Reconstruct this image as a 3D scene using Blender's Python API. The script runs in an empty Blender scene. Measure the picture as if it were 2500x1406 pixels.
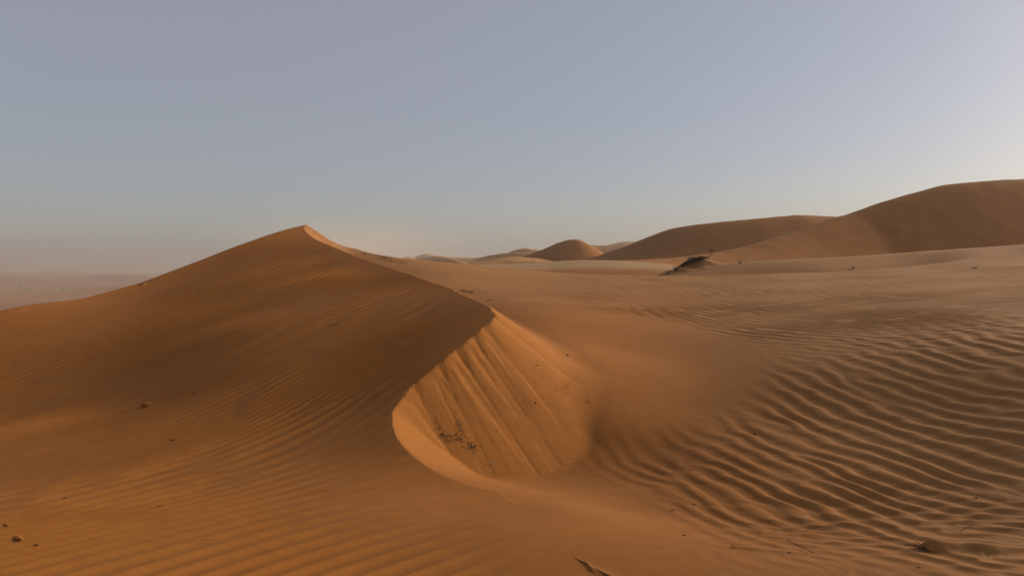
import bpy, bmesh, math, random
import numpy as np
from mathutils import Vector

# ------------------------------------------------------------------ camera, sky, sun, exposure
sc = bpy.context.scene
COL = sc.collection
F_PX, U0, VH, EYE = 1850.0, 1250.0, 650.0, 1.6      # photo pixels: focal length, centre column, horizon row, eye height (m)
cam_d = bpy.data.cameras.new('camera')
cam_d.sensor_width = 36.0
cam_d.lens = 36.0 * F_PX / 2500.0
cam_d.shift_y = -(703.0 - VH) / 2500.0
cam_d.clip_start, cam_d.clip_end = 0.05, 20000.0
cam = bpy.data.objects.new('camera', cam_d)
COL.objects.link(cam)
cam.location = (0, 0, EYE)
cam.rotation_euler = (math.pi / 2, 0, 0)
sc.camera = cam

SUN_AZ, SUN_EL = math.radians(69), math.radians(16.5)  # azimuth measured from +Y (view direction) towards +X
world = bpy.data.worlds.new('World')
sc.world = world
world.use_nodes = True
nt = world.node_tree
nt.nodes.clear()
sky = nt.nodes.new('ShaderNodeTexSky')
sky.sky_type = 'NISHITA'
sky.sun_disc = False
sky.sun_elevation = SUN_EL
sky.sun_rotation = SUN_AZ
sky.altitude = 200
sky.air_density = 0.8
sky.dust_density = 2.8
sky.ozone_density = 2.4
hsv = nt.nodes.new('ShaderNodeHueSaturation')
hsv.inputs['Saturation'].default_value = 1.3
bg = nt.nodes.new('ShaderNodeBackground')
bg.inputs['Strength'].default_value = 0.083
out = nt.nodes.new('ShaderNodeOutputWorld')
nt.links.new(sky.outputs[0], hsv.inputs['Color'])
veil = nt.nodes.new('ShaderNodeMix')          # thin even dust veil over the clear sky
veil.data_type = 'RGBA'
veil.inputs['Factor'].default_value = .50
veil.inputs[7].default_value = (4.5, 4.15, 3.8, 1)
tint = nt.nodes.new('ShaderNodeMix')          # dust takes a little green out of the blue
tint.data_type = 'RGBA'; tint.blend_type = 'MULTIPLY'
tint.inputs['Factor'].default_value = 1
tint.inputs[7].default_value = (1.03, .975, .97, 1)
nt.links.new(hsv.outputs[0], tint.inputs[6])
nt.links.new(tint.outputs[2], veil.inputs[6])
nt.links.new(veil.outputs[2], bg.inputs['Color'])
nt.links.new(bg.outputs[0], out.inputs['Surface'])

sun_d = bpy.data.lights.new('sun', 'SUN')
sun_d.energy = 4.8
sun_d.angle = math.radians(30)
sun_d.color = (1.0, 0.86, 0.68)
sun = bpy.data.objects.new('sun', sun_d)
COL.objects.link(sun)
SUN_DIR = Vector((math.sin(SUN_AZ) * math.cos(SUN_EL), math.cos(SUN_AZ) * math.cos(SUN_EL), math.sin(SUN_EL)))
sun.rotation_euler = SUN_DIR.to_track_quat('Z', 'Y').to_euler()

sc.view_settings.view_transform = 'Standard'
sc.view_settings.look = 'None'
sc.view_settings.exposure = 0.5
sc.view_settings.gamma = 1.0
sc.view_settings.use_curve_mapping = False
sc.cycles.use_denoising = True
sc.cycles.denoising_prefilter = 'ACCURATE'
sc.cycles.volume_bounces = 2
sc.cycles.max_bounces = 6

# ------------------------------------------------------------------ helpers
rng = np.random.default_rng(11)
random.seed(4)

def P(u, v, Y):
    """photo pixel + distance along the view axis -> world point"""
    return ((u - U0) / F_PX * Y, Y, EYE + (VH - v) / F_PX * Y)

def sstep(a, b, x):
    t = np.clip((x - a) / (b - a), 0, 1)
    return t * t * (3 - 2 * t)

def smax(a, b, k):
    m = np.clip(.5 + .5 * (a - b) / k, 0, 1)
    return b * (1 - m) + a * m + k * m * (1 - m)

class TPS:
    """thin plate spline height surface through scattered survey points"""
    def __init__(self, pts, smooth=1e-3):
        p = np.array(pts, float)
        self.p = p[:, :2]
        n = len(p)
        K = self.kern(self.p)
        K[np.diag_indices(n)] += smooth
        Q = np.c_[np.ones(n), self.p]
        A = np.block([[K, Q], [Q.T, np.zeros((3, 3))]])
        self.w = np.linalg.solve(A, np.r_[p[:, 2], 0, 0, 0])
    def kern(self, q):
        d2 = ((q[:, None, :] - self.p[None]) ** 2).sum(-1)
        return 0.5 * d2 * np.log(d2 + 1e-9)
    def __call__(self, x, y):
        x, y = np.asarray(x, float).ravel(), np.asarray(y, float).ravel()
        o = np.empty(len(x))
        for i in range(0, len(x), 60000):
            q = np.c_[x[i:i + 60000], y[i:i + 60000]]
            o[i:i + 60000] = self.kern(q) @ self.w[:-3] + self.w[-3] + q @ self.w[-2:]
        return o

def lownoise(x, y, scale, seed, n=9):
    r = np.random.default_rng(seed)
    o = np.zeros_like(x)
    for _ in range(n):
        a, k, ph = r.uniform(0, 2 * np.pi), r.uniform(.5, 1.5) * 2 * np.pi / scale, r.uniform(0, 6.28)
        o += np.sin(k * (np.cos(a) * x + np.sin(a) * y) + ph)
    return o / math.sqrt(n / 2)

def ripple(x, y, ang, lam, dang, dlam, seed, n=18, sharp=0.35, p=2.6):
    """narrow-band ripple field with natural forks; ang = direction of the wave vector; about -1..1"""
    r = np.random.default_rng(seed)
    c, s, wsum = np.zeros_like(x), np.zeros_like(x), 0.0
    for _ in range(n):
        a = ang + r.normal() * dang
        k = 2 * np.pi / lam * (1 + r.normal() * dlam)
        ph = k * (np.cos(a) * x + np.sin(a) * y) + r.uniform(0, 2 * np.pi)
        c += np.cos(ph); s += np.sin(ph)
    A = np.sqrt(c * c + s * s) / math.sqrt(n)
    th = np.arctan2(s, c)                       # -pi..pi, crest at 0
    prof = np.abs(np.cos((th + sharp * np.sin(th)) * 0.5)) ** p * 2 - 1   # broad trough, narrow leaning crest
    return prof * np.clip(A * 2.2, 0, 1), A

# ------------------------------------------------------------------ the land as a height field
# foreground points shared by both sides of the dune crest
shared = [P(0, 1406, 4.12), P(-500, 1406, 4.25), P(600, 1406, 3.98), P(1250, 1406, 3.92), P(900, 1250, 4.95),
          P(1250, 1300, 4.5), P(600, 1200, 5.62), P(0, 1200, 6.15), P(-700, 1200, 6.6),
          (0, 0, 0.0), (-2.5, 0, -.05), (2.5, 0, .2), (-1.5, 2.2, 0), (1.2, 2.2, .03), (3, 2.5, .25), (-5, 2, -.15), (0, -6, 0), (-8, -6, -.3), (8, -6, .5)]
crest_px = [(1230, 1196, 5.55), (1160, 1185, 5.62), (1100, 1165, 5.75), (1050, 1142, 5.95), (1000, 1105, 6.25), (970, 1070, 6.55),
            (957, 1030, 6.9), (960, 1000, 7.2), (985, 965, 7.5), (1010, 940, 7.7), (1050, 905, 7.95), (1100, 865, 8.3), (1150, 825, 8.7),
            (1190, 795, 9.0), (1215, 770, 9.4), (1195, 747, 10.0), (1100, 702, 12.6), (1000, 667, 15.0), (950, 651, 16.4),
            (900, 635, 17.8), (850, 616, 19.4), (800, 596, 21.0), (765, 580, 22.4), (750, 568, 23.2), (742, 556, 23.9), (748, 547, 24.4)]
crest_pts = [P(*c) for c in crest_px]
skyline = [P(-900, 830, 12.4), P(-450, 800, 14.2), P(0, 757, 15.4), P(200, 728, 16.9), P(345, 688, 18.6), P(500, 630, 20.6), P(620, 585, 22.2), P(700, 559, 23.6)]
behind = []
for (x, y, z) in skyline:
    r = math.hypot(x, y)
    behind.append((x + x / r * 4, y + y / r * 4, z + 1.5))
W = TPS(shared + crest_pts + skyline + behind + [
    P(0, 1050, 9.3), P(0, 960, 12.1), P(300, 1000, 9.8), P(-500, 960, 11.8), P(0, 850, 13.9), P(300, 900, 12.3), P(300, 800, 14.8),
    P(600, 1000, 8.25), P(600, 900, 10.05), P(600, 800, 12.5), P(600, 700, 16.6), P(600, 640, 19.8),
    P(900, 1100, 6.4), P(900, 1000, 7.4), P(900, 900, 8.7), P(900, 800, 10.8), P(900, 700, 14.6), P(450, 720, 16.8),
    (-8.5, 29, 4.4)], 2e-2)
SKY_A = np.array([math.atan2(x, y) for x, y, z in skyline] + [math.atan2(*crest_pts[-1][:2])])
SKY_R = np.array([math.hypot(x, y) for x, y, z in skyline] + [math.hypot(*crest_pts[-1][:2])])
def windward(x, y):
    """windward sheet, cut off along its brink on the far side"""
    h = W(x, y)
    a, r = np.arctan2(x, y), np.hypot(x, y)
    rs = np.interp(a, SKY_A, SKY_R)
    d = r - rs
    k = d > -1
    q = rs[k] / r[k]
    hb = W(x[k] * q, y[k] * q) - .5 * d[k]
    h[k] = -smax(-h[k], -hb, .06)
    return h


F = TPS(shared + [
    P(2500, 1406, 3.4), P(1900, 1406, 3.78), P(1200, 1250, 5.05), P(1050, 1250, 4.95), P(1400, 1250, 5.15), P(1200, 1200, 5.9),
    P(1200, 1165, 6.95), P(1300, 1163, 7.1), P(1390, 1140, 7.35), P(1450, 1085, 7.75), P(1330, 1200, 6.1),
    P(1500, 1150, 7.1), P(1500, 1250, 5.5), P(1600, 1100, 7.5), P(1700, 1200, 6.0), P(1700, 1300, 4.85),
    P(1470, 1040, 8.0), P(1500, 1000, 8.3), P(1500, 920, 9.2), P(1500, 850, 10.7), P(1480, 800, 11.9), P(1500, 750, 14.3), P(1500, 700, 18.5),
    P(1410, 940, 8.85), P(1380, 860, 10.0), P(1330, 800, 11.5), P(1300, 770, 12.4), P(1250, 740, 14.0), P(1350, 700, 18.2), P(1150, 685, 18.8), P(1030, 655, 20.5),
    P(1700, 1100, 7.2), P(1700, 1000, 8.4), P(1700, 900, 9.8), P(1700, 800, 12.3), P(1700, 720, 16.5),
    P(2000, 1300, 4.67), P(2000, 1150, 6.0), P(2000, 1000, 7.8), P(2000, 900, 9.0), P(2000, 800, 11.2), P(2000, 720, 15.4),
    P(2300, 1300, 4.35), P(2300, 1150, 5.5), P(2300, 1000, 6.95), P(2300, 900, 8.0), P(2300, 800, 10.1), P(2300, 720, 14), P(2300, 662, 20.7),
    P(2500, 1300, 4.08), P(2500, 1150, 5.1), P(2500, 1000, 6.25), P(2500, 900, 7.25), P(2500, 800, 9.2), P(2500, 720, 12.9), P(2500, 650, 20.2), P(2500, 615, 26),
    P(3000, 1000, 5.0), P(3000, 800, 7.8), P(3000, 650, 20), P(3000, 560, 29),
    # rim of the flat
    P(870, 612, 24.5), P(980, 630, 23.5), P(1140, 645, 23), P(1350, 664, 22), P(1620, 673, 22), P(1850, 669, 22), P(2000, 664, 22.5), P(2150, 656, 23.5),
    P(840, 596, 25), P(800, 574, 25.2),
    # the sheet runs on beyond the rim, where it is cut off
    (-4.5, 29, 2.0), (-2, 28, 1.8), (1.5, 27, 1.65), (5, 27, 1.6), (9, 27, 1.65), (12, 28, 1.8),
    P(2250, 614.5, 30.5), P(2500, 597, 29.5), P(2800, 575, 29), (20, 39, 1.2), (28, 39, 1.5),
    # under the dune
    (-1.7, 8, -.4), (-3, 12, .2), (-2.4, 15, .75), (-5, 18, .9), (-7.5, 24, 1.6)], 2e-3)

# ground behind the rim: a trough, then a low ridge with a sand mound on its end
BK = TPS([(-4.5, 29, .7), (-2, 28, .65), (1.5, 27, .6), (5, 27, .6), (9, 27, .9), P(2000, 661, 27.5), P(2250, 636, 28), (0, 23, .3), (8, 23, .6), (14, 24, 1.3),
    P(1640, 672, 35), P(1700, 655, 34.5), P(1760, 645, 34), P(1850, 637, 33), P(2000, 630, 32), P(2250, 614.5, 30.5), P(2500, 597, 29.5), P(2800, 575, 29),
    P(2500, 615, 26), P(2500, 650, 21), P(3000, 650, 20),
    (-4, 38, .6), (2, 38, .7), (8, 39, .7), (14, 39, .9), (20, 39, 1.2), (28, 39, 1.5)], 2e-3)
MOUND = P(1716, 633.5, 33.4)
RIM_U = np.array([700, 870, 980, 1140, 1350, 1620, 1850, 2000, 2150, 2400])
RIM_Y = np.array([25, 24.8, 23.5, 23, 22, 22, 22, 22.5, 23.5, 25.0])
def flat(x, y):
    """sand flat with its far rim, the trough behind it and the next ridge"""
    h = F(x, y)
    u = U0 + F_PX * x / np.maximum(y, .1)
    yr = np.interp(u, RIM_U, RIM_Y)
    d = y - yr
    k = (d > -1.0) & (y > 5)
    xk, yk, dk = x[k], y[k], d[k]
    q = yr[k] / yk
    cut = F(xk * q, yk * q) - .30 * dk
    low = -smax(-h[k], -cut, .05)
    bk = BK(xk, yk)
    dm = np.hypot((xk - MOUND[0]) * np.where(xk > MOUND[0], .75, 1.0), (yk - MOUND[1]))
    bump = MOUND[2] - .42 * (np.sqrt(dm * dm + .09) - .3) + .03 * lownoise(xk, yk, .9, 71)
    bk = smax(bump, bk, .12)
    low = smax(low, bk, .04)
    f = 1 - sstep(2180, 2400, u[k])
    h[k] = low * f + np.maximum(h[k], bk) * (1 - f)
    return h

# resampled crest polyline
cp = np.array(crest_pts)
seg = np.r_[0, np.cumsum(np.linalg.norm(np.diff(cp[:, :2], axis=0), axis=1))]
NC = 520
S_ARC = np.linspace(0, seg[-1], NC)
def smooth1(a, k):
    kk = np.hanning(k + 2)[1:-1]; kk /= kk.sum()
    return np.convolve(np.pad(a, k // 2, mode='edge'), kk, 'valid')[:len(a)]
CX, CY = (smooth1(np.interp(S_ARC, seg, cp[:, i]), 15) for i in (0, 1))
# scalloped brink: avalanche heads bite into the crest
bite = np.zeros(NC)
for s0, w, a in ((3.05, .10, .035), (3.42, .12, .05), (3.78, .09, .035), (4.05, .10, .045), (4.42, .08, .03), (2.6, .1, .03), (4.8, .1, .02)):
    tt = (S_ARC - s0) / w
    bite += .6 * a * np.clip(1 - np.abs(tt), 0, 1)
bite += .005 * np.interp(S_ARC, np.linspace(0, seg[-1], 160), rng.normal(size=160)) * sstep(1.2, 2.2, S_ARC)
TX, TY = np.gradient(CX, S_ARC), np.gradient(CY, S_ARC)
CX, CY = CX - TY * bite, CY + TX * bite        # move towards the windward side
CZ = W(CX, CY)

# polyline used to decide windward / lee side, extended at both ends
EX = np.r_[0.9, 0.6, 0.25, CX, -6.9, -8.0, -12.0]
EY = np.r_[-40, 3.0, 4.8, CY, 25.5, 30.0, 60.0]

EY = np.maximum.accumulate(EY + np.arange(len(EY)) * 1e-6)
def side(x, y):
    """True on the lee side of the crest, which runs steadily away from the viewpoint"""
    return x > np.interp(y, EY, EX)

TANPHI = math.tan(math.radians(34))
def slip(x, y):
    """angle-of-repose sheet hanging from the crest; returns height, crest arc length, distance"""
    h = np.full(len(x), -1e9); s = np.zeros(len(x)); d = np.full(len(x), 1e9)
    for i in range(0, len(x), 20000):
        dx = x[i:i + 20000, None] - CX[None]; dy = y[i:i + 20000, None] - CY[None]
        dd = np.sqrt(dx * dx + dy * dy)
        tphi = TANPHI * (0.45 + 0.55 * sstep(0.3, 2.2, S_ARC))[None]
        hh = CZ[None] - tphi * dd
        k = hh.argmax(1); r = np.arange(len(k))
        h[i:i + 20000] = hh[r, k]; s[i:i + 20000] = S_ARC[k]; d[i:i + 20000] = dd[r, k]
    return h, s, d

def land(x, y, fine=True):
    """height of the near sand and an id: 0 ground, 1 main dune"""
    n = len(x)
    h = np.zeros(n); ident = np.zeros(n, np.uint8)
    lee = side(x, y)
    w = ~lee
    h[w] = windward(x[w], y[w])
    hf = flat(x[lee], y[lee])
    xl, yl = x[lee], y[lee]
    near = (xl < 4.5) & (yl > 4) & (yl < 32)
    hs = np.full(len(xl), -1e9); ss = np.zeros(len(xl)); ds = np.zeros(len(xl))
    hs[near], ss[near], ds[near] = slip(xl[near], yl[near])
    if fine:
        # avalanche tongues: one-sided grooves that follow the fall line
        fade = sstep(0.02, .25, ds) * sstep(1.0, 2.0, ss) * (1 - sstep(5.4, 6.6, ss))
        q = ss + .03 * np.sin(ds * 3.1 + ss * 2)
        edges = np.array([.6, 1.5, 1.95, 2.38, 2.60, 2.92, 3.02, 3.27, 3.37, 3.64, 3.74, 3.97, 4.08, 4.33, 4.40, 4.68, 4.9, 5.3, 5.9, 7.0])
        stop = np.array([2, 1.2, .9, 1.3, .8, 2, 1.0, 2, .7, 2, 1.1, 2, .8, 1.6, 1.0, 2, 1.2, 1, 1, 1])
        dep = np.array([.2, .5, .8, 1.1, .8, 1.0, 1.2, .7, 1.2, .8, 1.1, .7, 1.0, .8, .9, .7, .6, .5, .3, .2])
        k = np.clip(np.searchsorted(edges, q) - 1, 0, len(edges) - 2)
        tt = np.clip((q - edges[k]) / (edges[k + 1] - edges[k]), 0, 1)
        saw = np.where(tt < .78, (tt / .78) ** 1.3, (1 - tt) / .22)
        fade = fade * (1 - .85 * sstep(stop[k], stop[k] * 1.5, ds + .12 * np.sin(7 * ss)))
        hs = hs + .014 * (dep[k] * saw - .4) * fade
    # where the crest dies out the two surfaces join gently
    cz = hs + 0
    hl = smax(hs, hf, .03 + .15 * sstep(7.6, 8.9, yl))
    h[lee] = hl
    ident[lee] = (hs > hf + .02).astype(np.uint8)
    ident[w] = ((h[w] > .06 + .05 * lownoise(x[w], y[w], 6, 3)) & (y[w] > 5)).astype(np.uint8)
    # in front the crest has died out: windward sand and flat are one surface
    fm = (y < 6.6) & (np.abs(x) < 4)
    xa, ya = x[fm], y[fm]
    b = sstep(-1.3, 1.3, xa - np.interp(ya, [-40, 3.0, 4.8, 5.55, 7], [.9, .6, .25, 0, -.3]))
    g = 1 - sstep(5.0, 6.3, ya)
    h[fm] = g * (W(xa, ya) * (1 - b) + F(xa, ya) * b) + (1 - g) * h[fm]
    if fine:
        h = h + ripples(x, y, lee, hs, hf)
    return h, ident

def ripples(x, y, lee, hs, hf):
    o = np.zeros(len(x))
    # ---- windward face and left foreground
    m = ~lee & (y < 30)
    X, Y = x[m], y[m]
    wx = X + .10 * lownoise(X, Y, 3.0, 21); wy = Y + .10 * lownoise(X, Y, 3.0, 22)
    near, far = 1 - sstep(5.5, 8.5, Y), sstep(9, 14, Y)
    r1, _ = ripple(wx, wy, math.radians(137), .18, .05, .05, 5)
    r2, _ = ripple(wx, wy, math.radians(139), .165, .05, .05, 6)
    r3, _ = ripple(wx, wy, math.radians(142), .21, .04, .04, 7)
    r = near * r1 * .0125 + (1 - near) * (1 - far) * r2 * .0185 + far * r3 * .026
    bk = np.hypot(X, Y) - np.interp(np.arctan2(X, Y), SKY_A, SKY_R)
    r *= 1 - sstep(-4.5, -.5, bk)
    r *= np.maximum(sstep(5.0, 6.3, Y), sstep(.1, 1.3, np.interp(Y, EY, EX) - X))
    # quiet sand close to the brink of the slip face and at the peak
    dc = np.full(len(X), 9.0)
    for i in range(0, NC, 6):
        dc = np.minimum(dc, np.hypot(X - CX[i], Y - CY[i]))
    r *= .25 + .75 * sstep(.1, 1.2, dc)
    r *= np.clip(.85 + .25 * lownoise(X, Y, 4.0, 23), .45, 1.2)
    o[m] = r
    # ---- lee side: flat and right-hand slope
    X, Y = x[lee], y[lee]
    e1 = np.hypot((X - 1.55) / 1.9, (Y - 10.4) / 2.8)
    e2 = np.hypot((X + .1) / 1.35, (Y - 5.6) / 1.9)
    mask = sstep(.75, 1.25, e1) * sstep(.7, 1.2, e2) * (1 - sstep(-.02, .02, hs - hf))
    wx = X + .014 * lownoise(X, Y, .7, 31); wy = Y + .02 * lownoise(X, Y, .7, 32)
    r4, _ = ripple(wx - .075 * (X - 2) * (Y - 6) * (Y < 14), wy, math.radians(9), .165, .05, .07, 8, sharp=-.5, p=5)
    r4b, _ = ripple(wx, wy, math.radians(30), .18, .09, .10, 12, sharp=-.5, p=5)
    r5, _ = ripple(wx, wy, math.radians(60), .34, .10, .10, 9)
    r6, _ = ripple(wx, wy, math.radians(25), .13, .3, .15, 10)
    big = np.maximum(sstep(1.6, 3.4, X), (1 - sstep(7.8, 9, Y)) * sstep(.4, 1.1, X)) * (1 - sstep(13, 20, Y))
    up = sstep(8.2, 11.5, Y)
    r = big * (r4 * (1 - up) * .0098 + r4b * up * .0095) + (1 - big) * r5 * .0095 + r6 * .0020 * (1 - sstep(10, 14, Y))
    nr = (1 - sstep(4.4, 5.6, Y)) * sstep(.4, 1.0, X)
    r = r * (1 - .65 * nr) + r6 * .0035 * nr
    r *= .45 + .55 * sstep(.6, 2.2, X)
    r *= np.maximum(sstep(5.6, 6.5, Y), sstep(.1, 1.3, X - np.interp(Y, EY, EX)))
    r *= mask * np.clip(.85 + .25 * lownoise(X, Y, 3.0, 33), .3, 1.3) * (1 - .5 * sstep(18, 26, Y))
    for bx, by, ex, ey, hh, ww in ((2.23, 4.03, 2.62, 3.72, .045, .055), (1.29, 4.36, 1.52, 4.25, .018, .03), (.30, 4.12, .56, 3.82, .014, .03)):
        dx, dy = ex - bx, ey - by
        q = np.clip(((X - bx) * dx + (Y - by) * dy) / (dx * dx + dy * dy), 0, 1)
        d = np.hypot(X - bx - q * dx, Y - by - q * dy)
        r = r + hh * (1 - .75 * q) * np.exp(-(d / ww) ** 2 * .9)
    o[lee] = r
    return o

# ------------------------------------------------------------------ dunes beyond the flat
def ridge(px, n=60):
    p = np.array([P(*q) for q in px])
    s = np.r_[0, np.cumsum(np.linalg.norm(np.diff(p, axis=0), axis=1))]
    si = np.linspace(0, s[-1], n)
    return np.stack([smooth1(np.interp(si, s, p[:, i]), 7) for i in range(3)], 1)

def envelope(x, y, R, slope, rnd):
    o = np.full(len(x), -1e9)
    for c in R:
        d = np.hypot(x - c[0], y - c[1])
        o = np.maximum(o, c[2] - slope * (np.sqrt(d * d + rnd * rnd) - rnd))
    return o

far_dunes = [
    # ridge in (u, v, Y), slope, rounding, label
    ([(1100, 652, 41), (1138, 648, 41), (1293, 644, 42), (1380, 638, 43), (1440, 634.5, 43), (1500, 637, 43), (1570, 645, 42), (1640, 656, 41), (1700, 664, 40)], .16, 3.0,
     'low smooth pale dune swell beyond the flat'),
    ([(1010, 640, 66), (1030, 629, 65), (1065, 624, 64), (1100, 631, 62), (1125, 640, 60), (1145, 650, 58)], .58, .7, 'small dark dome-shaped dune behind the dune flank'),
    ([(1440, 660, 50), (1540, 643, 52), (1650, 634, 55), (1760, 617, 58), (1850, 598, 60), (1950, 568, 63), (2050, 532, 66), (2100, 519, 67), (2200, 484, 68), (2320, 450, 69), (2420, 441, 69), (2500, 438, 69), (2700, 436, 69), (2900, 450, 68)], .62, 2.2,
     'tall dark dune with long pale ridge running down its side'),
    ([(1380, 650, 118), (1470, 626, 116), (1520, 610, 114), (1580, 588, 112), (1620, 571, 110), (1660, 556, 108), (1700, 549, 106), (1760, 542, 105), (1860, 533, 104), (1950, 525, 104), (2050, 530, 104), (2150, 545, 104)], .60, 3.0,
     'broad rounded shaded dune behind the vegetated mound'),
    ([(1200, 650, 150), (1260, 633, 150), (1330, 608, 150), (1370, 590, 150), (1390, 584, 150), (1403, 582.5, 150), (1420, 588, 149), (1436, 600, 149), (1446, 612, 149), (1455, 625, 149)], .66, .7,
     'dark cone-shaped dune standing alone on the skyline'),
    ([(1160, 632, 230), (1200, 622, 230), (1255, 616, 228), (1300, 618, 225), (1340, 625, 222)], .5, 1.0, 'long low far dune before the cone-shaped dune'),
    ([(1230, 622, 330), (1260, 610, 330), (1285, 605, 330), (1310, 610, 328), (1360, 612, 325)], .55, .8, 'far pointed dune with orange lit tip'),
    ([(1430, 615, 300), (1442, 598, 300), (1450, 598, 302), (1500, 600, 300), (1560, 594, 300), (1600, 588, 300), (1700, 590, 300)], .45, 1.5, 'far orange sand ridge beside the cone-shaped dune'),
    ([(1500, 600, 420), (1525, 590, 420), (1560, 590, 425), (1620, 585, 425), (1700, 585, 425)], .3, 4, 'farthest pale dune crest against the sky'),
    ([(960, 645, 300), (985, 631, 300), (997, 626, 300), (1010, 632, 300), (1020, 645, 300)], .5, 1.2, 'tiny far dune peak, lower of a pair'),
    ([(1000, 635, 360), (1025, 624, 360), (1042, 618, 360), (1054, 623, 360), (1100, 628, 365), (1180, 630, 365)], .45, 1.5, 'tiny far dune peak with a long tail'),
    ([(1130, 642, 84), (1180, 637, 85), (1230, 634, 86), (1290, 637, 86), (1330, 641, 85)], .50, .5, 'low dark-edged sand ridge beyond the pale swell'),
    ([(1170, 634, 118), (1215, 629, 118), (1262, 626, 120), (1310, 630, 122), (1350, 638, 122)], .52, .5, 'low ridge leading up to the cone-shaped dune'),
    ([(1450, 622, 175), (1490, 611, 176), (1540, 605, 178), (1600, 598, 180), (1680, 596, 180)], .52, .6, 'dark streak of dune between cone and broad dune'),
    ([(1000, 640, 150), (1100, 637, 150), (1180, 634, 150), (1260, 638, 150)], .2, 4, 'pale far sand swell before the tiny peaks'),
]
def beyond(x, y):
    """height of the dune field beyond the flat, and which dune each point belongs to (0 none)"""
    base = .75 + .25 * lownoise(x, y, 60, 51) * sstep(45, 90, y) + .6 * lownoise(x, y, 140, 52) * sstep(120, 250, y)
    left = sstep(0, 26, -(x + 9 + .21 * y))
    h = base * (1 - left) - 30 * left
    i = np.zeros(len(x), np.uint8)
    for k, (px, sl, rd, lab) in enumerate(far_dunes):
        e = envelope(x, y, ridge(px, 170 if k in (2, 3) else 60), sl, rd)
        i = np.where(e > h, k + 1, i)
        h = smax(e, h, {0: .5, 2: 2.4, 3: 3.0, 4: 1.0}.get(k, .2))
    h += .010 * lownoise(x + .6 * lownoise(x, y, 8, 54), y, 2.6, 53) * sstep(40, 60, y) * (1 - left)
    return h, i

# ------------------------------------------------------------------ materials
def mat(name):
    m = bpy.data.materials.new(name)
    m.use_nodes = True
    t = m.node_tree
    return m, t, t.nodes['Principled BSDF']

def ramp(t, fac, stops):
    n = t.nodes.new('ShaderNodeValToRGB')
    el = n.color_ramp.elements
    while len(el) < len(stops):
        el.new(.5)
    for e, (p, c) in zip(el, stops):
        e.position = p; e.color = (*c, 1)
    t.links.new(fac, n.inputs['Fac'])
    return n.outputs['Color']

def noise(t, vec, scale, detail=3, rough=.55):
    n = t.nodes.new('ShaderNodeTexNoise')
    n.inputs['Scale'].default_value = scale
    n.inputs['Detail'].default_value = detail
    n.inputs['Roughness'].default_value = rough
    t.links.new(vec, n.inputs['Vector'])
    return n.outputs['Fac']

def mixc(t, fac, a, b, kind='MIX'):
    n = t.nodes.new('ShaderNodeMix')
    n.data_type = 'RGBA'; n.blend_type = kind
    if isinstance(fac, (int, float)): n.inputs['Factor'].default_value = fac
    else: t.links.new(fac, n.inputs['Factor'])
    for s, v in (('A', a), ('B', b)):
        i = [q for q in n.inputs if q.name == s and q.type == 'RGBA'][0]
        if isinstance(v, tuple): i.default_value = (*v, 1)
        else: t.links.new(v, i)
    return [q for q in n.outputs if q.type == 'RGBA'][0]

def sand_material():
    m, t, b = mat('desert_sand')
    g = t.nodes.new('ShaderNodeNewGeometry')
    pos = g.outputs['Position']
    attr = t.nodes.new('ShaderNodeAttribute'); attr.attribute_name = 'pale'
    n1 = noise(t, pos, .55, 4)
    n2 = noise(t, pos, 9.0, 4, .6)
    n3 = noise(t, pos, 260.0, 2, .7)
    mp0 = t.nodes.new('ShaderNodeMapping'); mp0.inputs['Scale'].default_value = (1.2, 5.0, 1); mp0.inputs['Rotation'].default_value = (0, 0, .6)
    t.links.new(pos, mp0.inputs['Vector'])
    n4 = noise(t, mp0.outputs[0], 2.2, 5, .65)
    # iron-red dune sand, paler coarse sand of the interdune
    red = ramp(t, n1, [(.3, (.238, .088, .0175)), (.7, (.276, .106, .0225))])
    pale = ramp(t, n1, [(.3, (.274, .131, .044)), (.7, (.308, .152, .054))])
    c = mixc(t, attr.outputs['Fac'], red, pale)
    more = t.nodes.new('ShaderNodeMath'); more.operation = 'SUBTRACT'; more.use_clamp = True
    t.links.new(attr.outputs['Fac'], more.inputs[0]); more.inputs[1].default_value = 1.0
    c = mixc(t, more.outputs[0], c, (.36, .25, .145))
    c = mixc(t, .22, c, ramp(t, n2, [(.25, (.75, .72, .70)), (.75, (1.15, 1.15, 1.15))]), 'MULTIPLY')
    c = mixc(t, .55, c, ramp(t, n3, [(.2, (.6, .58, .56)), (.8, (1.3, 1.3, 1.3))]), 'MULTIPLY')
    c = mixc(t, .35, c, ramp(t, n4, [(.35, (.80, .78, .80)), (.62, (1.08, 1.08, 1.06))]), 'MULTIPLY')
    t.links.new(c, b.inputs['Base Color'])
    b.inputs['Roughness'].default_value = .95
    b.inputs['Specular IOR Level'].default_value = .12
    bp = t.nodes.new('ShaderNodeBump')
    bp.inputs['Strength'].default_value = .25
    bp.inputs['Distance'].default_value = .004
    t.links.new(noise(t, pos, 120.0, 3, .7), bp.inputs['Height'])
    t.links.new(bp.outputs[0], b.inputs['Normal'])
    return m
SAND = sand_material()

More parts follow.
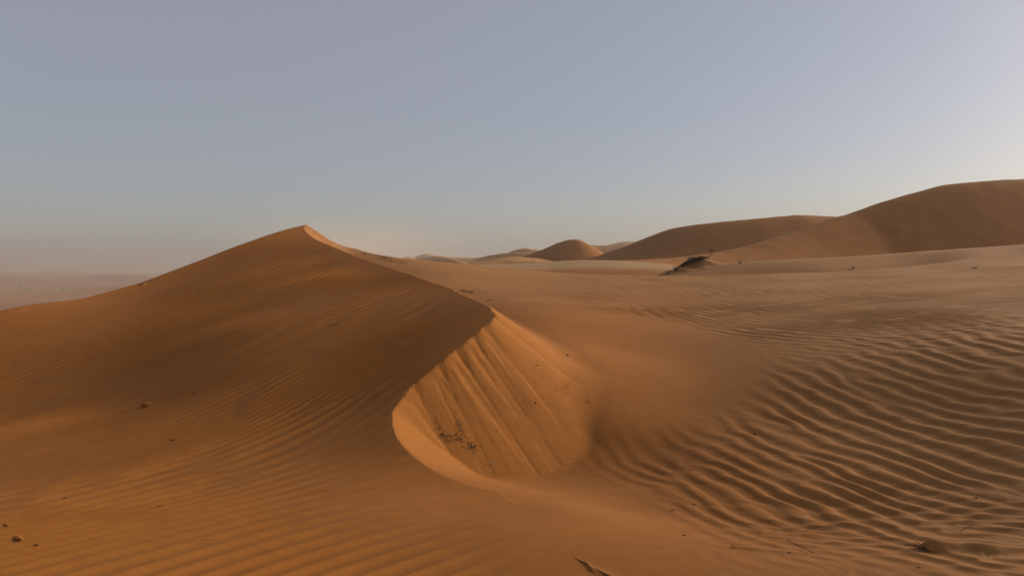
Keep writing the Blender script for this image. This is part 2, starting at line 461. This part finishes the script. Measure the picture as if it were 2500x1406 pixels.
# ------------------------------------------------------------------ meshes of the land
def grid_object(name, X, Y, Z, faces, pale, props, material=SAND):
    used = np.unique(faces)
    remap = np.full(X.size, -1, np.int64); remap[used] = np.arange(len(used))
    fc = remap[faces].astype(np.int32)
    me = bpy.data.meshes.new(name)
    me.vertices.add(len(used))
    me.vertices.foreach_set('co', np.c_[X.ravel()[used], Y.ravel()[used], Z.ravel()[used]].astype(np.float32).ravel())
    me.loops.add(fc.size)
    me.loops.foreach_set('vertex_index', fc.ravel())
    me.polygons.add(len(fc))
    me.polygons.foreach_set('loop_start', np.arange(0, fc.size, 4, dtype=np.int32))
    me.polygons.foreach_set('use_smooth', np.ones(len(fc), bool))
    at = me.attributes.new('pale', 'FLOAT', 'POINT')
    at.data.foreach_set('value', pale.ravel()[used].astype(np.float32))
    me.update(calc_edges=True)
    me.materials.append(material)
    o = bpy.data.objects.new(name, me)
    COL.objects.link(o)
    for k, v in props.items():
        o[k] = v
    return o

def quads(nr, nc):
    i = np.arange(nr * nc).reshape(nr, nc)
    return np.stack([i[:-1, :-1], i[:-1, 1:], i[1:, 1:], i[1:, :-1]], -1).reshape(-1, 4)

def pale_near(x, y, lee):
    p = sstep(1.2, 4.2, x - .12 * (y - 9)) * .9
    p = np.maximum(p, sstep(11, 20, y) * .8)
    return np.where(lee, p, 0.0) + .0

# near land: a fan of quads, dense where it is close
ROWS = int(math.log(38.5 / 2.0) / math.log(1.0033))
ys = 2.0 * 1.0033 ** np.arange(ROWS)
us = np.r_[np.linspace(-1900, -160, 75)[:-1], np.linspace(-160, 2660, 1090), np.linspace(2660, 4400, 75)[1:]]
COLS = len(us)
ts = (us - U0) / F_PX
Yg, Tg = np.meshgrid(ys, ts, indexing='ij')
Xg = Tg * Yg
xf, yf = Xg.ravel(), Yg.ravel()
Zf, ID = land(xf, yf)
edge = yf > 34.5
blend = sstep(34.8, 37.8, yf[edge])
Zf[edge] = Zf[edge] * (1 - blend) + beyond(xf[edge], yf[edge])[0] * blend
PALE = pale_near(xf, yf, side(xf, yf))
Q = quads(ROWS, COLS)
fid = ID[Q].max(1)
STRUCT = {'kind': 'structure'}
grid_object('sand_ground', xf, yf, Zf, Q[fid == 0], PALE, {'kind': 'structure', 'label': 'rippled tan sand of the flat between the dunes'})
grid_object('sand_dune', xf, yf, Zf, Q[fid == 1], PALE, {'kind': 'structure', 'label': 'shaded dune with sharp curved crest and orange slip face', 'category': 'dune'})

# ------------------------------------------------------------------ mesh of the dune field beyond
RB = int(math.log(520 / 38.0) / math.log(1.0068))
yb = 38.0 * 1.0068 ** np.arange(RB)
CB = 760
ub = np.r_[np.linspace(-1900, -100, 50)[:-1], np.linspace(-100, 2600, CB - 98), np.linspace(2600, 4400, 50)[1:]]
tb = (ub - U0) / F_PX
Yb, Tb = np.meshgrid(yb, tb, indexing='ij')
xb, ybf = (Tb * Yb).ravel(), Yb.ravel()
hb, ib = beyond(xb, ybf)
Qb = quads(RB, CB)
fb = ib[Qb].max(1)
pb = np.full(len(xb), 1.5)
grid_object('sand_plain', xb, ybf, hb, Qb[fb == 0], pb, {'kind': 'structure', 'label': 'pale sand between the far dunes'})
for k, (px, sl, rd, lab) in enumerate(far_dunes):
    q = Qb[fb == k + 1]
    if len(q):
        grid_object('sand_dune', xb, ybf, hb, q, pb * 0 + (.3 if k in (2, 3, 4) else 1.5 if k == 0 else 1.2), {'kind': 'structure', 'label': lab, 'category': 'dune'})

# ------------------------------------------------------------------ far plain, and the ground all round the camera
def polar_sheet(name, rs, angs, hfun, props, pale=.6):
    R, A = np.meshgrid(rs, angs, indexing='ij')
    x, y = (R * np.sin(A)).ravel(), (R * np.cos(A)).ravel()
    return grid_object(name, x, y, hfun(x, y), quads(len(rs), len(angs)), np.full(x.size, pale) if pale is not None else pale_near(x, y, side(x, y)), props)

def plain_h(x, y):
    r = np.hypot(x, y)
    return -31 + 2.2 * lownoise(x, y, 260, 61) * sstep(250, 600, r) + 5 * np.clip(lownoise(x, y, 900, 62), -.3, 2) * sstep(600, 1400, r)
polar_sheet('desert_plain', np.r_[np.geomspace(60, 3900, 180)], np.linspace(-math.pi, math.pi, 541), plain_h,
            {'kind': 'structure', 'label': 'hazy far plain below the dune'}, .55)
def around_h(x, y):
    o = np.zeros(len(x))
    l = side(x, y)
    o[~l] = windward(x[~l], y[~l])
    o[l] = np.clip(F(np.clip(x[l], -14, 12), np.clip(y[l], -6, 60)), -3, 2.5)
    return np.clip(o, -29, 2.5) - .02
A0 = math.atan(ts[0]) + .004; A1 = math.atan(ts[-1]) - .004
polar_sheet('sand_ground', np.geomspace(.3, 110, 160), np.linspace(A1, 2 * math.pi + A0, 300), around_h,
            {'kind': 'structure', 'label': 'sand continuing beside and behind the viewpoint'}, None)
polar_sheet('sand_ground', np.geomspace(.3, 2.06, 12), np.linspace(A0, A1, 60), around_h, {'kind': 'structure', 'label': 'sand underfoot at the viewpoint'}, None)

# ------------------------------------------------------------------ plants, twigs and litter on the sand
def hits(pix):
    """where photo pixels meet the near sand: marches each ray until it goes under the surface"""
    pix = np.array(pix, float)
    yy = np.geomspace(3.2, 37.5, 700)
    t = (pix[:, 0] - U0) / F_PX; e = (VH - pix[:, 1]) / F_PX
    Y = np.repeat(yy[None], len(pix), 0)
    X = t[:, None] * Y
    Z = EYE + e[:, None] * Y
    H = land(X.ravel(), Y.ravel())[0].reshape(X.shape)
    under = H >= Z
    k = np.where(under.any(1), under.argmax(1), len(yy) - 1)
    r = np.arange(len(pix))
    return np.c_[X[r, k], Y[r, k], H[r, k]]

def plain_mat(name, c0, c1, scale=40, rough=.9):
    m, t, b = mat(name)
    g = t.nodes.new('ShaderNodeNewGeometry')
    t.links.new(ramp(t, noise(t, g.outputs['Position'], scale, 3), [(.3, c0), (.7, c1)]), b.inputs['Base Color'])
    b.inputs['Roughness'].default_value = rough
    b.inputs['Specular IOR Level'].default_value = .2
    return m
M_STRAW = plain_mat('dry_straw', (.32, .23, .12), (.55, .43, .26))
M_TWIG = plain_mat('dark_twig', (.025, .016, .010), (.07, .045, .026))
M_GREEN = plain_mat('grey_green_leaf', (.026, .022, .012), (.065, .050, .028), 12)
M_CLOD = plain_mat('crusted_sand', (.15, .06, .018), (.24, .10, .032), 30)

class Bits:
    """collects thin tapered stems and small lumps into one mesh"""
    def __init__(self): self.v, self.f = [], []
    def stem(self, pts, r0, r1):
        n = len(pts); b = len(self.v)
        for i, p in enumerate(pts):
            p = Vector(p)
            d = (Vector(pts[min(i + 1, n - 1)]) - Vector(pts[max(i - 1, 0)])).normalized()
            s = d.orthogonal().normalized(); q = d.cross(s)
            r = r0 + (r1 - r0) * i / (n - 1)
            for k in range(3):
                a = k * 2.0944
                self.v.append(tuple(p + (s * math.cos(a) + q * math.sin(a)) * r))
        for i in range(n - 1):
            for k in range(3):
                j = (k + 1) % 3
                self.f.append((b + 3 * i + k, b + 3 * i + j, b + 3 * i + 3 + j, b + 3 * i + 3 + k))
        self.f.append((b, b + 2, b + 1)); self.f.append((b + 3 * n - 3, b + 3 * n - 2, b + 3 * n - 1))
    def lump(self, c, rx, ry, rz, n=7):
        b = len(self.v)
        rings = ((-.6, .75), (.1, 1), (.7, .62))
        for z, w in rings:
            for k in range(n):
                a = 6.2832 * k / n; j = random.uniform(.75, 1.2) * w
                self.v.append((c[0] + rx * j * math.cos(a), c[1] + ry * j * math.sin(a), c[2] + rz * z))
        self.v.append((c[0], c[1], c[2] + rz))
        for i in range(2):
            for k in range(n):
                j = (k + 1) % n
                self.f.append((b + i * n + k, b + i * n + j, b + i * n + n + j, b + i * n + n + k))
        for k in range(n):
            self.f.append((b + 2 * n + k, b + 2 * n + (k + 1) % n, b + 3 * n))
    def leaf(self, p, d, l, w):
        d = Vector(d).normalized(); s = d.cross(Vector((random.uniform(-1, 1), random.uniform(-1, 1), random.uniform(-1, 1)))).normalized()
        b = len(self.v); p = Vector(p)
        for q in (p, p + d * l * .5 + s * w, p + d * l, p + d * l * .5 - s * w):
            self.v.append(tuple(q))
        self.f.append((b, b + 1, b + 2, b + 3))
    def build(self, name, material, parent=None, loc=(0, 0, 0), **props):
        me = bpy.data.meshes.new(name)
        me.from_pydata(self.v, [], self.f); me.update()
        me.materials.append(material)
        o = bpy.data.objects.new(name, me)
        COL.objects.link(o)
        o.parent = parent; o.location = loc
        for k, v in props.items(): o[k] = v
        return o

def R(a, b): return random.uniform(a, b)

def curl(p, az, el, length, bend, n=5):
    """a stem that leaves p at azimuth/elevation and droops"""
    out, q = [tuple(p)], Vector(p)
    for i in range(n - 1):
        d = Vector((math.cos(az) * math.cos(el), math.sin(az) * math.cos(el), math.sin(el)))
        q = q + d * (length / (n - 1))
        out.append(tuple(q)); el -= bend / (n - 1); az += R(-.18, .18)
    return out

def empty(name, loc, **props):
    o = bpy.data.objects.new(name, None)
    COL.objects.link(o); o.location = loc
    o.empty_display_size = .1
    for k, v in props.items(): o[k] = v
    return o

def tuft(loc, n, length, spread, mat_, r=.0022, lean=(0, 0), name='grass_tuft', top=88, **props):
    b = Bits()
    for _ in range(n):
        az = R(0, 6.283)
        el = math.radians(R(90 - spread, top))
        l = length * R(.45, 1.0)
        pts = curl((R(-.12, .12) * length, R(-.12, .12) * length, -.02), az, el, l, R(.3, 1.3))
        pts = [(x + lean[0] * (z / length) ** 2 * length, y + lean[1] * (z / length) ** 2 * length, max(z, -.02)) for x, y, z in pts]
        b.stem(pts, r, r * .35)
    return b.build(name, mat_, None, loc, **props)

def twig(loc, length, az, branches, mat_, r=.004, el=.12, name='twig', **props):
    b = Bits()
    main = curl((0, 0, .004), az, el, length, R(.1, .4), 6)
    b.stem([(x, y, max(z, .003)) for x, y, z in main], r, r * .4)
    for _ in range(branches):
        p = main[random.randint(1, 4)]
        b.stem([(x, y, max(z, .002)) for x, y, z in curl(p, az + random.choice((-1, 1)) * R(.4, 1.1), R(.0, .6), length * R(.25, .55), .6, 4)], r * .6, r * .25)
    return b.build(name, mat_, None, loc, **props)

# --- the vegetated mound beyond the flat
mp = hits([(1692, 641), (1650, 663), (1741, 637), (1728, 634), (1806, 644), (1632, 669), (1668, 652)])
x, y, z = mp[0]
sh = empty('desert_shrub', (x, y, z), label='dark cushion shrub on top of the sand mound', category='shrub')
b = Bits()
for _ in range(2600):
    a, rr = R(0, 6.283), math.sqrt(R(0, 1))
    px, py = rr * math.cos(a) * .62, rr * math.sin(a) * .45
    top = .20 * (1 - rr * rr) * (1 + .35 * math.sin(9 * px + 3) * math.cos(8 * py))
    pz = R(-.06, 1) * max(top, .02) - .12 * (px < 0) * -px
    b.leaf((px, py, pz + px * .28), (R(-1, 1), R(-1, 1), R(.1, 1)), R(.03, .08), R(.006, .014))
b.build('foliage', M_GREEN, sh)
for k in range(12):
    b = Bits(); b.stem(curl((R(-.4, .4), R(-.3, .3), .05), R(0, 6.28), math.radians(R(45, 88)), R(.15, .38), R(0, .5)), .006, .002)
    b.build('stalk', M_TWIG, sh)
for k in range(7):
    b = Bits(); b.stem(curl((R(-.5, .1), R(-.45, -.3), R(-.05, .08)), R(3.6, 5.6), math.radians(R(-20, 20)), R(.15, .4), .4), .006, .002)
    b.build('root', M_TWIG, sh)
tuft(mp[1], 46, .34, 22, M_TWIG, .006, label='row of stiff upright stalks low on the sand mound', category='grass')
tuft(mp[5], 26, .22, 70, M_TWIG, .006, label='flattened dark tuft at the toe of the sand mound', category='grass')
tuft(mp[6], 24, .24, 45, M_TWIG, .005, label='thin tuft halfway up the sand mound', category='grass')
tuft(mp[2], 90, .55, 75, M_TWIG, .006, lean=(.5, 0), label='drooping dark tuft on the lee of the sand mound', category='grass')
tuft(mp[4], 26, .26, 65, M_TWIG, .005, lean=(.5, 0), label='sparse dry tuft on the low ridge past the mound', category='grass')
x, y, z = mp[3]
b = Bits()
for k in range(5):
    b.stem(curl((R(-.04, .04), 0, 0), R(-.4, .4), math.radians(R(62, 80)), R(.30, .42), .5), .006, .003)
for k in range(40):
    b.leaf((.14 + R(-.1, .14), R(-.1, .1), .33 + R(-.07, .09)), (R(-1, 1), R(-1, 1), R(-.2, 1)), .07, .014)
b.build('seed_stalk', M_TWIG, None, (x, y, z), label='thin stalks with a fuzzy seed head above the mound', category='plant')

# --- dry tufts and twigs on the near sand
spots = dict(big=(2272, 1338), drop=(2415, 1368), small=(1800, 1331), straw1=(1806, 1325), straw2=(1850, 1312), stick=(1385, 1352), buried=(1470, 1396),
             t1=(2240, 1030), t2=(1965, 1297), t3=(1985, 1352), t4=(2345, 1297), t5=(1968, 1286), c1=(1671, 1308), c2=(1927, 1350), c3=(2385, 1217), c4=(1693, 1231),
             c5=(1842, 1060), c6=(2245, 1387), l1=(360, 992), l2=(42, 1314), l3=(14, 1279), l4=(492, 1320), l5=(386, 1236), l6=(158, 1219), l7=(475, 966), l8=(90, 1331), l9=(420, 1075),
             k1=(1157, 713), k2=(1143, 716), k3=(800, 796), k4=(1188, 733), s1=(1311, 894), s2=(1308, 989), s3=(1185, 1137), s4=(1385, 868), s5=(1640, 1246), s6=(1180, 1163), s7=(1385, 1120), s8=(1125, 1137), far1=(2380, 655), far2=(2080, 657))
HP = dict(zip(spots, hits(list(spots.values()))))
G1 = dict(group='dark specks of plant litter on the sand')
tuft(HP['big'], 80, .13, 88, M_TWIG, .0018, top=38, label='largest dark dry tuft with sand drifted behind it', category='grass')
twig(HP['big'] + np.array([.05, -.01, .02]), .30, -.7, 2, M_STRAW, .0028, .1, label='pale bent stem trailing out of the largest dry tuft', category='twig')
tuft(HP['drop'], 46, .16, 88, M_STRAW, .0016, top=25, lean=(.35, -.1), label='straw tuft combed flat by wind beside the largest tuft', category='grass')
tuft(HP['small'], 26, .06, 88, M_TWIG, .0022, top=30, label='small dark tuft with one pale straw standing in it', category='grass')
b = Bits(); b.stem(curl((0, 0, -.01), 1.2, 1.5, .085, .2), .0022, .001); b.build('straw', M_STRAW, None, HP['straw1'], label='short pale straw upright in the small dark tuft', category='straw')
b = Bits(); b.stem(curl((0, 0, -.02), 1.4, 1.52, .15, .15), .0022, .001); b.build('straw', M_STRAW, None, HP['straw2'], label='tall single pale straw standing alone in rippled sand', category='straw')
# the buried stick at the bottom edge
b = Bits()
p0, p1 = HP['stick'], HP['buried']
b.stem([tuple(p0 + (p1 - p0) * f + np.array([0, 0, -.004 + .003 * f])) for f in (0, .25, .5, .75, 1.0, 1.35)], .002, .005)
b.build('branch', M_TWIG, None, (0, 0, 0), label='half-buried dark branch in the smooth sand', category='branch')
tuft(HP['buried'] + np.array([-.03, -.03, -.005]), 30, .09, 88, M_TWIG, .0016, top=20, label='matted dark rootlets beside the half-buried branch', category='roots')
twig(HP['t1'], .22, 2.6, 4, M_TWIG, .0022, .25, label='forked dark twig high on the rippled slope', category='twig')
twig(HP['t2'], .22, .2, 3, M_TWIG, .0020, .2, label='thin branching twig below the ripples', category='twig')
twig(HP['t3'], .15, 2.4, 4, M_TWIG, .0020, .3, label='curled wiry twig near the bottom of the slope', category='twig')
twig(HP['t4'], .14, .5, 3, M_TWIG, .0022, .2, label='short twig with a pale snail-like bit above the largest tuft', category='twig')
twig(HP['t5'], .06, 1.3, 1, M_STRAW, .0026, .9, label='stubby pale stalk leaning over a ripple', category='straw')
twig(HP['l4'], .12, -.15, 0, M_TWIG, .0016, .02, label='fine curved twig lying on smooth orange sand', category='twig')
twig(HP['k1'], .42, 2.9, 3, M_TWIG, .010, .06, label='dark stick on the flat just behind the crest', category='twig')
twig(HP['k2'], .22, .3, 2, M_TWIG, .007, .06, label='short stick next to the dark stick behind the crest', category='twig')
twig(HP['k4'], .4, -.4, 1, M_TWIG, .006, .02, label='thin stem along the lip of the crest', category='twig')
twig(HP['k3'], .14, .3, 1, M_TWIG, .008, .2, label='lone dark twig in the middle of the shaded dune face', category='twig')
twig(HP['s1'], .055, -1.0, 1, M_TWIG, .0055, .1, label='dark bent bit high on the orange slip face', category='twig')
twig(HP['s2'], .04, 1.9, 2, M_TWIG, .0055, .5, label='dark knotted bit in a groove of the slip face', category='twig')
twig(HP['s3'], .10, .2, 3, M_STRAW, .0024, .15, label='pale straw bits at the foot of the slip face', category='straw')
twig(HP['s6'], .16, -.7, 1, M_STRAW, .0022, .05, label='pale stem lying along the toe of the slip face', category='straw')
twig(HP['s7'], .13, .25, 3, M_STRAW, .0018, .15, label='faint curved stems on the last sand tongue', category='straw')
twig(HP['s8'], .08, -.3, 0, M_STRAW, .0020, .05, label='single pale stem on the smooth lip of the slip face', category='straw')
tuft(HP['far1'], 16, .12, 75, M_TWIG, .005, label='tiny tuft on the far low ridge', category='grass')
tuft(HP['far2'], 22, .16, 80, M_TWIG, .005, lean=(.6, 0), label='flattened tuft below the far low ridge', category='grass')
for k in ('c1', 'c2', 'c3', 'c4', 'c5', 'c6', 'l5', 'l6', 'l7', 'l8', 'l9', 's4', 's5'):
    b = Bits(); sc_ = HP[k][1] / 5
    b.lump((0, 0, 0), .009 * sc_, .006 * sc_, .007 * sc_)
    for _ in range(3): b.stem(curl((0, 0, .002), R(0, 6.3), R(0, .4), R(.02, .045) * sc_, .3, 4), .0014 * sc_, .0008 * sc_)
    b.build('plant_bit', M_TWIG, None, HP[k], label='dark speck of dry plant lying on the sand', category='plant bit', **G1)
# crusted clods with a little drift behind, in the left foreground
for k, w, lab in (('l1', .10, 'small dark-tipped sand clod on the rippled dune foot'), ('l2', .034, 'crumbled crust of sand in the soft ripples'), ('l3', .022, 'dark clod above the crumbled crust')):
    b = Bits()
    b.lump((0, 0, -.005), w, w * .7, w * .45, 9)
    b.lump((w * .8, -.01, -.005), w * .6, w * .5, w * .3, 8)
    o = b.build('sand_clod', SAND, None, HP[k], label=lab, category='clod')

# --- litter gathered in the slip face and along the far rim of the flat: too fine to count
def litter(name, pix, size, lab, m=M_TWIG):
    pts = [q for q in hits(pix) if q[1] < 36]; b = Bits()
    for (x, y, z) in pts:
        s_ = size * y / 7
        if R(0, 1) < .6:
            b.stem([(x + dx, y + dy, z + dz + .002) for dx, dy, dz in curl((0, 0, 0), R(0, 6.28), R(-.3, .8), R(.6, 2.2) * s_, .8, 4)], .10 * s_, .05 * s_)
        else:
            b.lump((x, y, z), .25 * s_ * R(.5, 1.2), .2 * s_, .2 * s_, 5)
    return b.build(name, m, None, (0, 0, 0), kind='stuff', label=lab)

pix = []
for (u, v, du, dv, n, ang) in ((1115, 1032, 9, 12, 26, .6), (1125, 1055, 7, 16, 34, .5), (1122, 1077, 9, 8, 26, 0), (1146, 1088, 14, 10, 44, .5), (1154, 1100, 8, 9, 22, 0),
                               (1080, 1062, 12, 10, 30, .4), (1068, 1040, 8, 8, 10, 0), (1100, 1066, 16, 6, 20, 0), (1092, 1078, 10, 5, 14, 0)):
    for _ in range(n):
        a, c = random.gauss(0, 1), random.gauss(0, 1)
        pix.append((u + du * a * .7 + ang * dv * c * .5, v + dv * c * .7))
litter('plant_litter', pix, .022, 'dark dry plant litter caught on the slip face')
pix = []
for (u, v, du, dv, n) in ((1378, 945, 9, 8, 30), (1384, 960, 12, 6, 16), (1350, 948, 16, 8, 14), (1437, 975, 6, 22, 26), (1330, 905, 26, 30, 22), (1360, 1000, 30, 40, 22), (1290, 830, 26, 40, 14), (1240, 1000, 60, 70, 26), (1445, 1030, 5, 12, 8), (1090, 1140, 26, 12, 10)):
    for _ in range(n):
        pix.append((u + du * random.gauss(0, .7), v + dv * random.gauss(0, .7)))
litter('plant_litter', pix, .014, 'fine dark litter scattered over the slip face and hollow')
pix = [(R(880, 960) , 0) for _ in range(70)]
pix = [(u, 616 + (u - 880) * .16 + R(0, 5)) for u, _ in pix] + [(R(925, 1000), 0) for _ in range(90)]
pix = [(u, v if v else 630 + (u - 925) * .2 + R(-3, 5)) for u, v in pix]
litter('plant_litter', pix, .017, 'dark litter streaks on the sand behind the dune peak')
pix = [(R(0, 2500), R(1050, 1400)) for _ in range(90)] + [(R(1300, 2400), R(700, 1000)) for _ in range(40)] + [(R(200, 900), R(800, 1050)) for _ in range(20)]
litter('plant_litter', pix, .010, 'stray specks of plant litter strewn over the near sand')
pix = [(u, v) for u, v in zip(np.linspace(347, 392, 34), np.interp(np.linspace(347, 392, 34), [347, 360, 392], [688, 681, 673]))]
p = hits([(q[0], q[1] + 9) for q in pix]); b = Bits()
p = [q for q in p if q[1] < 21]
for (x, y, z) in p:
    b.lump((x, y, z - .01), .06, .07, .035, 6)
b.build('brink_crust', M_CLOD, None, (0, 0, 0), label='dark crusted hump on the brink of the dune', category='crust')

# --- bushes on the far plain
rs_ = random.Random(8)
for k in range(14):
    u, v = rs_.choice([(R(0, 90), R(690, 716)), (R(0, 300), R(676, 735)), (R(40, 110), R(688, 706))])
    Y = (EYE + 31) * F_PX / (v - VH)
    x = (u - U0) / F_PX * Y
    z = float(plain_h(np.array([x]), np.array([Y]))[0])
    b = Bits()
    w = R(1.5, 3.5) * Y / 900
    for _ in range(9):
        b.lump((R(-.6, .6) * w, R(-.6, .6) * w, R(.0, .25) * w), w * R(.3, .6), w * R(.3, .6), w * R(.2, .4), 6)
    b.build('desert_bush', M_GREEN, None, (x, Y, z), label='hazy dark bush dotting the far plain', category='bush', group='bushes on the far plain')

# ------------------------------------------------------------------ dusty air
hm = bpy.data.materials.new('dusty_air')
hm.use_nodes = True
ht = hm.node_tree
ht.nodes.clear()
pv = ht.nodes.new('ShaderNodeVolumePrincipled')
pv.inputs['Color'].default_value = (.46, .42, .41, 1)
pv.inputs['Density'].default_value = .0006
pv.inputs['Anisotropy'].default_value = .2
ho = ht.nodes.new('ShaderNodeOutputMaterial')
ht.links.new(pv.outputs[0], ho.inputs['Volume'])
bm = bmesh.new()
bmesh.ops.create_cube(bm, size=1.0)
bmesh.ops.scale(bm, vec=(8000, 8000, 72), verts=bm.verts)
bmesh.ops.translate(bm, vec=(0, 0, -14), verts=bm.verts)
me = bpy.data.meshes.new('haze'); bm.to_mesh(me); bm.free()
me.materials.append(hm)
hz = bpy.data.objects.new('haze', me)
COL.objects.link(hz)
hz['kind'] = 'stuff'
hz['label'] = 'pale dusty haze hanging over the desert'

# ------------------------------------------------------------------ sand blowing off the peak
def blown(name, lo, hi, dens, lab, slant):
    m = bpy.data.materials.new(name); m.use_nodes = True
    t = m.node_tree; t.nodes.clear()
    v = t.nodes.new('ShaderNodeVolumePrincipled')
    v.inputs['Color'].default_value = (.80, .72, .64, 1)
    tc = t.nodes.new('ShaderNodeTexCoord')
    g = t.nodes.new('ShaderNodeTexGradient'); g.gradient_type = 'SPHERICAL'
    mp_ = t.nodes.new('ShaderNodeMapping'); mp_.vector_type = 'POINT'
    mp_.inputs['Location'].default_value = slant
    t.links.new(tc.outputs['Object'], mp_.inputs['Vector'])
    t.links.new(mp_.outputs[0], g.inputs['Vector'])
    n = noise(t, tc.outputs['Object'], 2.6, 4, .65)
    pw = t.nodes.new('ShaderNodeMath'); pw.operation = 'POWER'; pw.inputs[1].default_value = 1.6
    t.links.new(g.outputs['Fac'], pw.inputs[0])
    mu = t.nodes.new('ShaderNodeMath'); mu.operation = 'MULTIPLY'
    t.links.new(pw.outputs[0], mu.inputs[0]); t.links.new(n, mu.inputs[1])
    m2 = t.nodes.new('ShaderNodeMath'); m2.operation = 'MULTIPLY'; m2.inputs[1].default_value = dens
    t.links.new(mu.outputs[0], m2.inputs[0])
    t.links.new(m2.outputs[0], v.inputs['Density'])
    o_ = t.nodes.new('ShaderNodeOutputMaterial')
    t.links.new(v.outputs[0], o_.inputs['Volume'])
    bm = bmesh.new(); bmesh.ops.create_icosphere(bm, subdivisions=3, radius=1.0)
    me = bpy.data.meshes.new(name); bm.to_mesh(me); bm.free()
    me.materials.append(m)
    o = bpy.data.objects.new(name, me); COL.objects.link(o)
    lo, hi = Vector(lo), Vector(hi)
    o.location = (lo + hi) / 2; o.scale = (hi - lo) / 2
    o['kind'] = 'stuff'; o['label'] = lab
    return o
pk = crest_pts[-1]
blown('blown_sand', (pk[0] - 3.2, pk[1] - 1.5, pk[2] - 1.9), (pk[0] + 8.0, pk[1] + 4.0, pk[2] + .95), .42, 'thin veil of sand blowing off the dune peak', (.28, 0, .2))
